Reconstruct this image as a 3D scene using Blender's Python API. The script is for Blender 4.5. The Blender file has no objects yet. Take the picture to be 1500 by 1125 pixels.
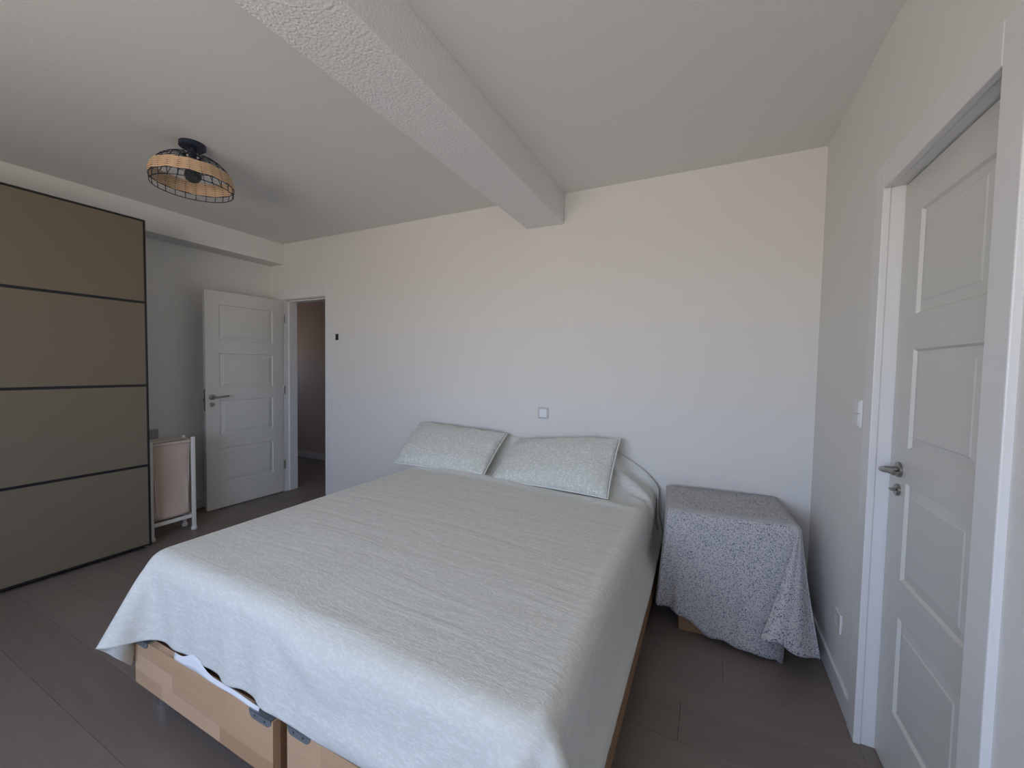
import bpy, bmesh, math, random
import numpy as np
from mathutils import Vector, Matrix

random.seed(7)
rng = np.random.default_rng(7)
SC = bpy.context.scene
COL = SC.collection
PI = math.pi

# ------------------------------------------------------------------ camera
CAM_YAW, CAM_PITCH, CAM_ROLL, CAM_F = 0.453994, -0.042293, 0.017677, 591.585
cam_data = bpy.data.cameras.new('camera')
cam = bpy.data.objects.new('camera', cam_data)
COL.objects.link(cam)
cam_data.sensor_fit = 'HORIZONTAL'
cam_data.sensor_width = 36.0
cam_data.lens = CAM_F / 1500.0 * 36.0
cam_data.clip_start = 0.05
cam_data.clip_end = 200
_f = Vector((-math.sin(CAM_YAW) * math.cos(CAM_PITCH), math.cos(CAM_YAW) * math.cos(CAM_PITCH), math.sin(CAM_PITCH)))
_r = Vector((math.cos(CAM_YAW), math.sin(CAM_YAW), 0))
_u = _r.cross(_f)
_r2 = _r * math.cos(CAM_ROLL) + _u * math.sin(CAM_ROLL)
_u2 = -_r * math.sin(CAM_ROLL) + _u * math.cos(CAM_ROLL)
M = Matrix.Identity(4)
for i in range(3):
    M[i][0], M[i][1], M[i][2] = _r2[i], _u2[i], -_f[i]
M[0][3], M[1][3], M[2][3] = 0, 0, 1.38
cam.matrix_world = M
SC.camera = cam

# ------------------------------------------------------------------ daylight
WIN = dict(x0=-2.3, x1=-0.1, z0=0.90, z1=2.15)
YF = -1.70                                   # inner face of the window wall
world = bpy.data.worlds.new('world')
SC.world = world
world.use_nodes = True
wn, wl = world.node_tree.nodes, world.node_tree.links
wn.clear()
w_out = wn.new('ShaderNodeOutputWorld')
w_bg = wn.new('ShaderNodeBackground')
w_tc = wn.new('ShaderNodeTexCoord')
w_sep = wn.new('ShaderNodeSeparateXYZ')
w_mul = wn.new('ShaderNodeMath'); w_mul.operation = 'MULTIPLY_ADD'
w_mul.inputs[1].default_value = 0.5; w_mul.inputs[2].default_value = 0.5
w_ramp = wn.new('ShaderNodeValToRGB')
cr = w_ramp.color_ramp
cr.elements[0].position = 0.0;  cr.elements[0].color = (0.95, 0.85, 0.75, 1)
cr.elements[1].position = 1.0;  cr.elements[1].color = (0.34, 0.54, 1.0, 1)
e = cr.elements.new(0.485); e.color = (0.95, 0.86, 0.77, 1)
e = cr.elements.new(0.515); e.color = (0.92, 1.06, 1.34, 1)
e = cr.elements.new(0.60); e.color = (0.66, 0.82, 1.14, 1)
wl.new(w_tc.outputs['Generated'], w_sep.inputs[0])
wl.new(w_sep.outputs['Z'], w_mul.inputs[0])
wl.new(w_mul.outputs[0], w_ramp.inputs[0])
wl.new(w_ramp.outputs[0], w_bg.inputs['Color'])
w_bg.inputs['Strength'].default_value = 8.4
wl.new(w_bg.outputs[0], w_out.inputs[0])

pl = bpy.data.lights.new('window_portal', 'AREA')
pl.shape = 'RECTANGLE'
pl.size = WIN['x1'] - WIN['x0']
pl.size_y = WIN['z1'] - WIN['z0']
pl.cycles.is_portal = True
po = bpy.data.objects.new('window_portal', pl)
COL.objects.link(po)
po.location = ((WIN['x0'] + WIN['x1']) / 2, YF - 0.16, (WIN['z0'] + WIN['z1']) / 2)
po.rotation_euler = (PI / 2, 0, 0)          # -Z of the light -> +Y

HW = dict(y0=3.28, y1=3.66, z0=1.25, z1=1.70)   # unseen hall window opening, added to brighten the hall
pl2 = bpy.data.lights.new('hall_portal', 'AREA')
pl2.shape = 'RECTANGLE'; pl2.size = HW['z1'] - HW['z0']; pl2.size_y = HW['y1'] - HW['y0']
pl2.cycles.is_portal = True
po2 = bpy.data.objects.new('hall_portal', pl2)
COL.objects.link(po2)
po2.location = (-6.46, (HW['y0'] + HW['y1']) / 2, (HW['z0'] + HW['z1']) / 2)
po2.rotation_euler = (0, -PI / 2, 0)        # faces +X

SC.view_settings.view_transform = 'Standard'
SC.view_settings.look = 'None'
SC.view_settings.exposure = 0.0
SC.view_settings.gamma = 1.0
SC.view_settings.use_curve_mapping = False

# ------------------------------------------------------------------ helpers
def new_mat(name):
    m = bpy.data.materials.new(name)
    m.use_nodes = True
    nt = m.node_tree
    return m, nt.nodes, nt.links, nt.nodes['Principled BSDF']

def plain(name, col, rough=0.5, metal=0.0, spec=0.5, bump=0.0, bscale=100.0, bdist=0.002, detail=3.0, var=0.0, vscale=3.0):
    m, n, l, b = new_mat(name)
    b.inputs['Base Color'].default_value = (*col, 1)
    b.inputs['Roughness'].default_value = rough
    b.inputs['Metallic'].default_value = metal
    b.inputs['Specular IOR Level'].default_value = spec
    tc = n.new('ShaderNodeTexCoord')
    if bump > 0:
        nz = n.new('ShaderNodeTexNoise')
        nz.inputs['Scale'].default_value = bscale
        nz.inputs['Detail'].default_value = detail
        bp = n.new('ShaderNodeBump')
        bp.inputs['Strength'].default_value = bump
        bp.inputs['Distance'].default_value = bdist
        l.new(tc.outputs['Object'], nz.inputs['Vector'])
        l.new(nz.outputs['Fac'], bp.inputs['Height'])
        l.new(bp.outputs[0], b.inputs['Normal'])
    if var > 0:
        nv = n.new('ShaderNodeTexNoise'); nv.inputs['Scale'].default_value = vscale
        l.new(tc.outputs['Object'], nv.inputs['Vector'])
        mx = n.new('ShaderNodeMixRGB')
        mx.inputs[1].default_value = (*[c * (1 - var) for c in col], 1)
        mx.inputs[2].default_value = (*[min(1, c * (1 + var)) for c in col], 1)
        l.new(nv.outputs['Fac'], mx.inputs[0])
        l.new(mx.outputs[0], b.inputs['Base Color'])
    return m

def math_node(n, l, op, a, b=None):
    nd = n.new('ShaderNodeMath'); nd.operation = op
    for k, v in enumerate((a, b)):
        if v is None: continue
        if isinstance(v, (int, float)): nd.inputs[k].default_value = v
        else: l.new(v, nd.inputs[k])
    return nd.outputs[0]

def link(o, parent=None):
    COL.objects.link(o)
    if parent is not None: o.parent = parent
    return o

def obj(name, bm, mat, parent=None, smooth=False, angle=None):
    me = bpy.data.meshes.new(name)
    bmesh.ops.recalc_face_normals(bm, faces=bm.faces[:])
    bm.to_mesh(me); bm.free()
    if mat is not None: me.materials.append(mat)
    if smooth:
        for p in me.polygons: p.use_smooth = True
        if angle is not None:
            me.set_sharp_from_angle(angle=math.radians(angle))
    return link(bpy.data.objects.new(name, me), parent)

def empty(name, loc=(0, 0, 0), rz=0.0, parent=None):
    o = bpy.data.objects.new(name, None)
    o.empty_display_size = 0.1
    o.location = loc; o.rotation_euler = (0, 0, rz)
    return link(o, parent)

def tag(o, label, cat, group=None):
    o['label'] = label; o['category'] = cat
    if group: o['group'] = group
    return o

def struct(o, label=None):
    o['kind'] = 'structure'
    if label: o['label'] = label
    return o

def add_box(bm, x0, x1, y0, y1, z0, z1, bevel=0.0, seg=1):
    t = bmesh.new()
    vs = [t.verts.new((x, y, z)) for x in (x0, x1) for y in (y0, y1) for z in (z0, z1)]
    for f in ((0, 1, 3, 2), (4, 6, 7, 5), (0, 4, 5, 1), (2, 3, 7, 6), (0, 2, 6, 4), (1, 5, 7, 3)):
        t.faces.new([vs[i] for i in f])
    if bevel > 0:
        bmesh.ops.bevel(t, geom=t.edges[:], offset=bevel, segments=seg, profile=0.5, affect='EDGES')
    me = bpy.data.meshes.new('tmp'); t.to_mesh(me); t.free()
    bm.from_mesh(me); bpy.data.meshes.remove(me)
    return bm

def box(*a, **k):
    return add_box(bmesh.new(), *a, **k)

def add_tube(bm, pts, rad, n=10, closed=False, cap=True, flat=None):
    """sweep a circle along pts; rad float or list; flat=(a,b) scales the ring axes"""
    P = [Vector(p) for p in pts]; N = len(P)
    rads = rad if isinstance(rad, (list, tuple)) else [rad] * N
    rings = []; up = None
    for i in range(N):
        a = P[(i - 1) % N] if (closed or i > 0) else P[i]
        b = P[(i + 1) % N] if (closed or i < N - 1) else P[i]
        t = (b - a).normalized()
        if up is None:
            up = Vector((0, 0, 1)) if abs(t.z) < 0.9 else Vector((1, 0, 0))
        s = t.cross(up).normalized(); up = s.cross(t).normalized()
        fa, fb = flat if flat else (1, 1)
        rings.append([bm.verts.new(P[i] + (s * math.cos(2 * PI * k / n) * fa + up * math.sin(2 * PI * k / n) * fb) * rads[i]) for k in range(n)])
    for i in range(N if closed else N - 1):
        A, B = rings[i], rings[(i + 1) % N]
        for k in range(n):
            bm.faces.new((A[k], A[(k + 1) % n], B[(k + 1) % n], B[k]))
    if cap and not closed:
        bm.faces.new(rings[0][::-1]); bm.faces.new(rings[-1])
    return bm

def add_lathe(bm, prof, center, axis='Z', n=24):
    """prof = [(r, h)...]; revolve about axis through center"""
    cx, cy, cz = center
    def pt(r, h, a):
        c, s = r * math.cos(a), r * math.sin(a)
        if axis == 'Z': return (cx + c, cy + s, cz + h)
        if axis == 'X': return (cx + h, cy + c, cz + s)
        return (cx + c, cy + h, cz + s)
    rings = []
    for r, h in prof:
        if r < 1e-6: rings.append([bm.verts.new(pt(0, h, 0))])
        else: rings.append([bm.verts.new(pt(r, h, 2 * PI * k / n)) for k in range(n)])
    for A, B in zip(rings[:-1], rings[1:]):
        for k in range(n):
            k2 = (k + 1) % n
            if len(A) == 1 and len(B) == 1: continue
            if len(A) == 1: bm.faces.new((A[0], B[k], B[k2]))
            elif len(B) == 1: bm.faces.new((A[k], A[k2], B[0]))
            else: bm.faces.new((A[k], A[k2], B[k2], B[k]))
    return bm

# ------------------------------------------------------------------ materials
def plaster(name, col, scale, strength, dist, lump=0.0):
    m, n, l, b = new_mat(name)
    b.inputs['Base Color'].default_value = (*col, 1)
    b.inputs['Roughness'].default_value = 0.85
    b.inputs['Specular IOR Level'].default_value = 0.25
    tc = n.new('ShaderNodeTexCoord')
    nz = n.new('ShaderNodeTexNoise'); nz.inputs['Scale'].default_value = scale
    nz.inputs['Detail'].default_value = 4; nz.inputs['Roughness'].default_value = 0.55
    l.new(tc.outputs['Object'], nz.inputs['Vector'])
    h = nz.outputs['Fac']
    if lump > 0:
        vo = n.new('ShaderNodeTexVoronoi'); vo.feature = 'SMOOTH_F1'
        vo.inputs['Scale'].default_value = scale * 0.8
        l.new(tc.outputs['Object'], vo.inputs['Vector'])
        h = math_node(n, l, 'SUBTRACT', h, math_node(n, l, 'MULTIPLY', vo.outputs['Distance'], lump))
    bp = n.new('ShaderNodeBump')
    bp.inputs['Strength'].default_value = strength; bp.inputs['Distance'].default_value = dist
    l.new(h, bp.inputs['Height']); l.new(bp.outputs[0], b.inputs['Normal'])
    return m

WHITE = (0.795, 0.785, 0.755)
M_wall = plaster('wall_paint', WHITE, 55, 0.16, 0.004)
M_ceil = plaster('ceiling_paint', (0.805, 0.795, 0.765), 60, 0.18, 0.004)
M_beam = plaster('beam_plaster', (0.86, 0.845, 0.83), 115, 0.6, 0.006, lump=0.7)
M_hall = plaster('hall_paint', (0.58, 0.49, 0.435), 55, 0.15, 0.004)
M_trim = plain('white_lacquer', (0.80, 0.80, 0.80), 0.38, spec=0.45)
M_door = plain('door_lacquer', (0.69, 0.685, 0.645), 0.40, spec=0.45)
M_plastic = plain('white_plastic', (0.78, 0.78, 0.77), 0.30)
M_plate_grey = plain('grey_plastic', (0.36, 0.35, 0.34), 0.4)
M_silver = plain('silver_plastic', (0.86, 0.87, 0.90), 0.2, metal=0.0)
M_silverframe = plain('silver_frame', (0.55, 0.57, 0.60), 0.3)
M_screen = plain('dark_screen', (0.012, 0.013, 0.012), 0.12)
M_steel = plain('brushed_steel', (0.34, 0.33, 0.31), 0.28, metal=1.0)
M_darksteel = plain('dark_steel', (0.16, 0.155, 0.15), 0.35, metal=1.0)
M_chrome = plain('satin_chrome', (0.72, 0.74, 0.77), 0.28, metal=1.0)
M_bracket = plain('grey_bracket', (0.21, 0.235, 0.25), 0.42, metal=0.3)
M_panel = plain('beige_panel', (0.195, 0.162, 0.115), 0.55, spec=0.3, var=0.04, vscale=1.2)
M_black = plain('black_profile', (0.012, 0.012, 0.014), 0.45)
M_carcass = plain('carcass_grey', (0.50, 0.49, 0.47), 0.5)
M_cotton = plain('white_cotton', (0.86, 0.87, 0.90), 0.9, spec=0.1, bump=0.2, bscale=300)
M_canvas = plain('beige_canvas', (0.60, 0.49, 0.41), 0.9, spec=0.1, bump=0.4, bscale=260, var=0.06, vscale=9)
M_blackmetal = plain('navy_black_metal', (0.016, 0.022, 0.045), 0.42, spec=0.45)
M_rattan = plain('rattan', (0.68, 0.47, 0.30), 0.6, var=0.2, vscale=40)
M_card = plain('brown_board', (0.33, 0.20, 0.11), 0.75, var=0.1, vscale=14)
M_rail = plain('cream_metal', (0.76, 0.75, 0.70), 0.45)
M_foot = plain('white_rubber', (0.72, 0.70, 0.69), 0.6)

def wood_mat(name, c1, c2, gscale=(2.0, 28.0, 28.0), rough=0.45, rnd=0.5, grain=0.6, bump=0.05, spec=0.4):
    """grain along local X; tone varies with the object's random number"""
    m, n, l, b = new_mat(name)
    b.inputs['Roughness'].default_value = rough
    b.inputs['Specular IOR Level'].default_value = spec
    tc = n.new('ShaderNodeTexCoord'); oi = n.new('ShaderNodeObjectInfo')
    add = n.new('ShaderNodeVectorMath'); add.operation = 'MULTIPLY_ADD'
    add.inputs[1].default_value = (1, 1, 1)
    cmb = n.new('ShaderNodeCombineXYZ')
    for k, f in enumerate((37.0, 91.0, 17.0)):
        l.new(math_node(n, l, 'MULTIPLY', oi.outputs['Random'], f), cmb.inputs[k])
    l.new(tc.outputs['Object'], add.inputs[0]); l.new(cmb.outputs[0], add.inputs[2])
    mp = n.new('ShaderNodeMapping'); mp.inputs['Scale'].default_value = gscale
    l.new(add.outputs[0], mp.inputs['Vector'])
    nz = n.new('ShaderNodeTexNoise'); nz.inputs['Scale'].default_value = 1.0
    nz.inputs['Detail'].default_value = 6; nz.inputs['Roughness'].default_value = 0.6
    nz.inputs['Distortion'].default_value = 0.4
    l.new(mp.outputs[0], nz.inputs['Vector'])
    fac = math_node(n, l, 'ADD', math_node(n, l, 'MULTIPLY', nz.outputs['Fac'], grain), math_node(n, l, 'MULTIPLY', oi.outputs['Random'], rnd))
    mx = n.new('ShaderNodeMixRGB')
    mx.inputs[1].default_value = (*c1, 1); mx.inputs[2].default_value = (*c2, 1)
    l.new(fac, mx.inputs[0]); l.new(mx.outputs[0], b.inputs['Base Color'])
    bp = n.new('ShaderNodeBump'); bp.inputs['Strength'].default_value = bump; bp.inputs['Distance'].default_value = 0.002
    l.new(nz.outputs['Fac'], bp.inputs['Height']); l.new(bp.outputs[0], b.inputs['Normal'])
    return m

M_floor = wood_mat('grey_laminate', (0.175, 0.140, 0.122), (0.255, 0.208, 0.182), (1.6, 26, 26), rough=0.42, rnd=0.35, grain=0.75)
M_floorbase = plain('floor_joint', (0.10, 0.085, 0.075), 0.8)
M_beech = wood_mat('beech', (0.72, 0.49, 0.31), (0.46, 0.275, 0.15), (3, 40, 40), rough=0.42, rnd=0.75, grain=0.35)
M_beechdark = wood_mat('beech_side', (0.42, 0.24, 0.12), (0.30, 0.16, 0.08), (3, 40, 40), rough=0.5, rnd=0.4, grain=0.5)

def uv_node(n):
    u = n.new('ShaderNodeUVMap'); u.uv_map = 'UVMap'
    return u.outputs[0]

def bedspread_mat():
    m, n, l, b = new_mat('sage_bedspread')
    b.inputs['Roughness'].default_value = 0.92
    b.inputs['Specular IOR Level'].default_value = 0.12
    b.inputs['Sheen Weight'].default_value = 0.15
    uv = uv_node(n)
    # embossed tone on tone sprigs
    mp = n.new('ShaderNodeMapping'); mp.inputs['Scale'].default_value = (40, 90, 1); mp.inputs['Rotation'].default_value = (0, 0, 0.7)
    l.new(uv, mp.inputs['Vector'])
    n1 = n.new('ShaderNodeTexNoise'); n1.inputs['Scale'].default_value = 1.0; n1.inputs['Detail'].default_value = 2; n1.inputs['Distortion'].default_value = 1.2
    l.new(mp.outputs[0], n1.inputs['Vector'])
    r1 = n.new('ShaderNodeValToRGB'); r1.color_ramp.elements[0].position = 0.48; r1.color_ramp.elements[1].position = 0.60
    l.new(n1.outputs['Fac'], r1.inputs[0])
    mx = n.new('ShaderNodeMixRGB')
    mx.inputs[1].default_value = (0.70, 0.705, 0.66, 1); mx.inputs[2].default_value = (0.76, 0.76, 0.72, 1)
    l.new(r1.outputs[0], mx.inputs[0])
    l.new(mx.outputs[0], b.inputs['Base Color'])
    # crossways crumples
    mp2 = n.new('ShaderNodeMapping'); mp2.inputs['Scale'].default_value = (1.6, 11, 1); mp2.inputs['Rotation'].default_value = (0, 0, 0.12)
    l.new(uv, mp2.inputs['Vector'])
    n2 = n.new('ShaderNodeTexNoise'); n2.inputs['Scale'].default_value = 1.0; n2.inputs['Detail'].default_value = 5; n2.inputs['Distortion'].default_value = 0.8
    n2.inputs['Roughness'].default_value = 0.55
    l.new(mp2.outputs[0], n2.inputs['Vector'])
    n3 = n.new('ShaderNodeTexNoise'); n3.inputs['Scale'].default_value = 420; n3.inputs['Detail'].default_value = 1
    l.new(uv, n3.inputs['Vector'])
    b1 = n.new('ShaderNodeBump'); b1.inputs['Strength'].default_value = 0.35; b1.inputs['Distance'].default_value = 0.02
    l.new(n2.outputs['Fac'], b1.inputs['Height'])
    b2 = n.new('ShaderNodeBump'); b2.inputs['Strength'].default_value = 0.2; b2.inputs['Distance'].default_value = 0.003
    l.new(math_node(n, l, 'ADD', r1.outputs[0], math_node(n, l, 'MULTIPLY', n3.outputs['Fac'], 0.6)), b2.inputs['Height'])
    l.new(b1.outputs[0], b2.inputs['Normal'])
    l.new(b2.outputs[0], b.inputs['Normal'])
    return m

def pillow_mat():
    m, n, l, b = new_mat('sage_sprig_cotton')
    b.inputs['Roughness'].default_value = 0.9
    b.inputs['Specular IOR Level'].default_value = 0.12
    uv = uv_node(n)
    hs = []
    for rot, sc in ((0.75, (62, 180, 1)), (-0.6, (70, 190, 1)), (0.1, (55, 165, 1))):
        mp = n.new('ShaderNodeMapping'); mp.inputs['Scale'].default_value = sc; mp.inputs['Rotation'].default_value = (0, 0, rot)
        mp.inputs['Location'].default_value = (rot * 30, rot * 11, 0)
        l.new(uv, mp.inputs['Vector'])
        v = n.new('ShaderNodeTexVoronoi'); v.feature = 'F1'; v.inputs['Scale'].default_value = 1.0
        l.new(mp.outputs[0], v.inputs['Vector'])
        hs.append(math_node(n, l, 'LESS_THAN', v.outputs['Distance'], 0.30))
    h = math_node(n, l, 'MAXIMUM', math_node(n, l, 'MAXIMUM', hs[0], hs[1]), hs[2])
    msk = n.new('ShaderNodeTexNoise'); msk.inputs['Scale'].default_value = 48
    l.new(uv, msk.inputs['Vector'])
    h = math_node(n, l, 'MULTIPLY', h, math_node(n, l, 'GREATER_THAN', msk.outputs['Fac'], 0.47))
    mx = n.new('ShaderNodeMixRGB')
    mx.inputs[1].default_value = (0.66, 0.68, 0.62, 1); mx.inputs[2].default_value = (0.87, 0.88, 0.85, 1)
    l.new(h, mx.inputs[0]); l.new(mx.outputs[0], b.inputs['Base Color'])
    nz = n.new('ShaderNodeTexNoise'); nz.inputs['Scale'].default_value = 9; nz.inputs['Detail'].default_value = 4
    l.new(uv, nz.inputs['Vector'])
    bp = n.new('ShaderNodeBump'); bp.inputs['Strength'].default_value = 0.25; bp.inputs['Distance'].default_value = 0.01
    l.new(nz.outputs['Fac'], bp.inputs['Height']); l.new(bp.outputs[0], b.inputs['Normal'])
    return m

def speckle_mat():
    m, n, l, b = new_mat('blue_speckled_cotton')
    b.inputs['Roughness'].default_value = 0.92
    b.inputs['Specular IOR Level'].default_value = 0.1
    uv = uv_node(n)
    wz = n.new('ShaderNodeTexNoise'); wz.inputs['Scale'].default_value = 60
    l.new(uv, wz.inputs['Vector'])
    va = n.new('ShaderNodeVectorMath'); va.operation = 'MULTIPLY_ADD'; va.inputs[1].default_value = (0.02, 0.02, 0.02)
    l.new(wz.outputs['Color'], va.inputs[0]); l.new(uv, va.inputs[2])
    v = n.new('ShaderNodeTexVoronoi'); v.inputs['Scale'].default_value = 170
    l.new(va.outputs[0], v.inputs['Vector'])
    dot = math_node(n, l, 'LESS_THAN', v.outputs['Distance'], 0.42)
    sp = n.new('ShaderNodeSeparateColor'); l.new(v.outputs['Color'], sp.inputs[0])
    keep = math_node(n, l, 'GREATER_THAN', sp.outputs[0], 0.22)
    fac = math_node(n, l, 'MULTIPLY', dot, keep)
    dc = n.new('ShaderNodeMixRGB'); dc.inputs[1].default_value = (0.10, 0.13, 0.22, 1); dc.inputs[2].default_value = (0.24, 0.27, 0.33, 1)
    l.new(sp.outputs[1], dc.inputs[0])
    mx = n.new('ShaderNodeMixRGB'); mx.inputs[1].default_value = (0.57, 0.555, 0.545, 1)
    l.new(fac, mx.inputs[0]); l.new(dc.outputs[0], mx.inputs[2])
    l.new(mx.outputs[0], b.inputs['Base Color'])
    nz = n.new('ShaderNodeTexNoise'); nz.inputs['Scale'].default_value = 7; nz.inputs['Detail'].default_value = 3
    l.new(uv, nz.inputs['Vector'])
    bp = n.new('ShaderNodeBump'); bp.inputs['Strength'].default_value = 0.25; bp.inputs['Distance'].default_value = 0.012
    l.new(nz.outputs['Fac'], bp.inputs['Height']); l.new(bp.outputs[0], b.inputs['Normal'])
    return m

M_spread, M_pillow, M_speckle = bedspread_mat(), pillow_mat(), speckle_mat()

# ------------------------------------------------------------------ room constants
XL, XR, YB, ZC = -4.28, 0.545, 2.80, 2.625
T = 0.14                                          # wall thickness
HY, HX0, HX1 = 3.97, -6.3, -2.9                   # hall far wall, hall ends
DX0, DX1, DZ = -4.085, -3.395, 2.065              # rough opening to the hall
RY0, RY1, RZ = 1.215, 1.895, 2.065                # rough opening of the right door

# floor slab + planks
floor = struct(obj('floor', box(XL - T, XR + T, YF - T, YB, -0.12, -0.010), M_floorbase), 'grey brown wood laminate floor')
PW, PL = 0.193, 1.29
plank_cache = {}
def plank_mesh(L, W):
    key = (round(L, 3), round(W, 3))
    if key not in plank_cache:
        bm = box(0.0004, L - 0.0004, 0.0004, W - 0.0004, -0.010, 0.0, bevel=0.0007)
        me = bpy.data.meshes.new('plank')
        bmesh.ops.recalc_face_normals(bm, faces=bm.faces[:])
        bm.to_mesh(me); bm.free(); me.materials.append(M_floor)
        plank_cache[key] = me
    return plank_cache[key]
def lay(parent, x0, x1, y0, y1, shift0):
    y, row = y0, 0
    while y < y1 - 1e-4:
        W = min(PW, y1 - y)
        x = x0 - ((shift0 + row * 0.437) % 1.0) * PL
        while x < x1 - 1e-4:
            a, b = max(x, x0), min(x + PL, x1)
            if b - a > 0.005:
                o = bpy.data.objects.new('plank', plank_mesh(b - a, W))
                o.location = (a, y, 0); link(o, parent)
            x += PL
        y += W; row += 1
lay(floor, XL, XR + 0.0, YF, YB, 0.3)
floor_hall = struct(obj('floor_hall', box(HX0 - T, HX1 + T, YB, HY + T, -0.12, -0.010), M_floorbase), 'grey laminate floor of the hall beyond the open door')
lay(floor_hall, HX0, HX1, YB, HY, 0.6)

# walls
bm = bmesh.new()
add_box(bm, XL - T, DX0, YB, YB + T, -0.12, ZC + 0.1)
add_box(bm, DX1, XR + T, YB, YB + T, -0.12, ZC + 0.1)
add_box(bm, DX0, DX1, YB, YB + T, DZ, ZC + 0.1)
wall_back = struct(obj('wall_back', bm, M_wall), 'white plaster wall behind the bed')
bm = bmesh.new()
add_box(bm, XR, XR + T, RY1, YB, -0.12, ZC + 0.1)
add_box(bm, XR, XR + T, YF - T, RY0, -0.12, ZC + 0.1)
add_box(bm, XR, XR + T, RY0, RY1, RZ, ZC + 0.1)
struct(obj('wall_right', bm, M_wall), 'white plaster wall with the closed panelled door')
struct(obj('wall_left', box(XL - T, XL, YF - T, YB, -0.12, ZC + 0.1), M_wall), 'white wall behind the wardrobe')
bm = bmesh.new()
add_box(bm, XL, WIN['x0'], YF - T, YF, -0.12, ZC + 0.1)
add_box(bm, WIN['x1'], XR, YF - T, YF, -0.12, ZC + 0.1)
add_box(bm, WIN['x0'], WIN['x1'], YF - T, YF, WIN['z1'], ZC + 0.1)
add_box(bm, WIN['x0'], WIN['x1'], YF - T, YF, -0.12, WIN['z0'])
struct(obj('wall_front', bm, M_wall), 'white wall with the balcony window')
bm = bmesh.new()
for a, b in ((WIN['x0'], WIN['x0'] + 0.06), (WIN['x1'] - 0.06, WIN['x1']), (-1.225, -1.175)):
    add_box(bm, a, b, YF - 0.10, YF - 0.04, WIN['z0'], WIN['z1'], 0.004)
add_box(bm, WIN['x0'], WIN['x1'], YF - 0.10, YF - 0.04, WIN['z1'] - 0.06, WIN['z1'], 0.004)
struct(obj('window_1', bm, M_trim), 'white frame of the balcony window')
struct(obj('ceiling', box(XL - T, XR + T, YF - T, YB, ZC, ZC + 0.1), M_ceil), 'white textured ceiling')
struct(obj('ceiling_beam', box(-1.262, -0.972, YF, YB, 2.41, ZC + 0.002, bevel=0.006, seg=2), M_beam), 'white ceiling beam with rough plaster')
struct(obj('soffit', box(XL, -4.068, YF, YB, 2.412, ZC + 0.002, bevel=0.004), M_wall), 'white soffit along the ceiling above the wardrobe')

# hall shell
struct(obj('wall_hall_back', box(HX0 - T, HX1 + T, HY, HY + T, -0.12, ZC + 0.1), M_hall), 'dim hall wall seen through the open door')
bm = bmesh.new()                                 # left end wall, with an added out-of-view window for hall light
add_box(bm, HX0 - T, HX0, YB, HW['y0'], -0.12, ZC + 0.1)
add_box(bm, HX0 - T, HX0, HW['y1'], HY, -0.12, ZC + 0.1)
add_box(bm, HX0 - T, HX0, HW['y0'], HW['y1'], -0.12, HW['z0'])
add_box(bm, HX0 - T, HX0, HW['y0'], HW['y1'], HW['z1'], ZC + 0.1)
struct(obj('wall_hall_left', bm, M_hall))
bm = bmesh.new()
for ya, yb in ((HW['y0'], HW['y0'] + 0.03), (HW['y1'] - 0.03, HW['y1'])):
    add_box(bm, HX0 - 0.09, HX0 - 0.04, ya, yb, HW['z0'], HW['z1'], 0.003)
for za, zb in ((HW['z0'], HW['z0'] + 0.03), (HW['z1'] - 0.03, HW['z1'])):
    add_box(bm, HX0 - 0.09, HX0 - 0.04, HW['y0'] + 0.03, HW['y1'] - 0.03, za, zb, 0.003)
struct(obj('added_hall_window', bm, M_trim), 'white frame of the unseen window added to light the hall')
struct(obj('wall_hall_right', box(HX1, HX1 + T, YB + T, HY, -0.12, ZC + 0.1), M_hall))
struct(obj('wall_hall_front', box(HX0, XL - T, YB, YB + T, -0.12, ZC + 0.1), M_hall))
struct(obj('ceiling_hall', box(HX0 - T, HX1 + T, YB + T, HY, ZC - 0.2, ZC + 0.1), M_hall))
# unseen box added behind the right door to stop light leaks
bm = bmesh.new()
add_box(bm, XR + T + 0.30, XR + T + 0.34, RY0 - 0.1, RY1 + 0.1, -0.12, ZC)
add_box(bm, XR + T, XR + T + 0.30, RY0 - 0.1, RY0 - 0.06, -0.12, ZC)
add_box(bm, XR + T, XR + T + 0.30, RY1 + 0.06, RY1 + 0.1, -0.12, ZC)
add_box(bm, XR + T, XR + T + 0.34, RY0 - 0.1, RY1 + 0.1, ZC - 0.2, ZC)
add_box(bm, XR + T, XR + T + 0.34, RY0 - 0.1, RY1 + 0.1, -0.14, -0.02)
struct(obj('light_stop_box', bm, M_hall))

struct(obj('threshold', box(XR, XR + T, RY0, RY1, -0.02, 0.0), M_floor))
# baseboards
def baseboard(name, *b):
    return struct(obj(name, box(*b, bevel=0.004, seg=2), M_trim))
BH = 0.095
baseboard('baseboard_back', -3.325, XR, YB - 0.014, YB, 0, BH)
baseboard('baseboard_right', XR - 0.014, XR, 1.955, YB - 0.014, 0, BH)
baseboard('baseboard_right_near', XR - 0.014, XR, YF, 1.145, 0, BH)
baseboard('baseboard_left', XL, XL + 0.014, YF, YB, 0, BH)
baseboard('baseboard_hall', HX0, HX1, HY - 0.014, HY, 0, BH)

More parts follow.
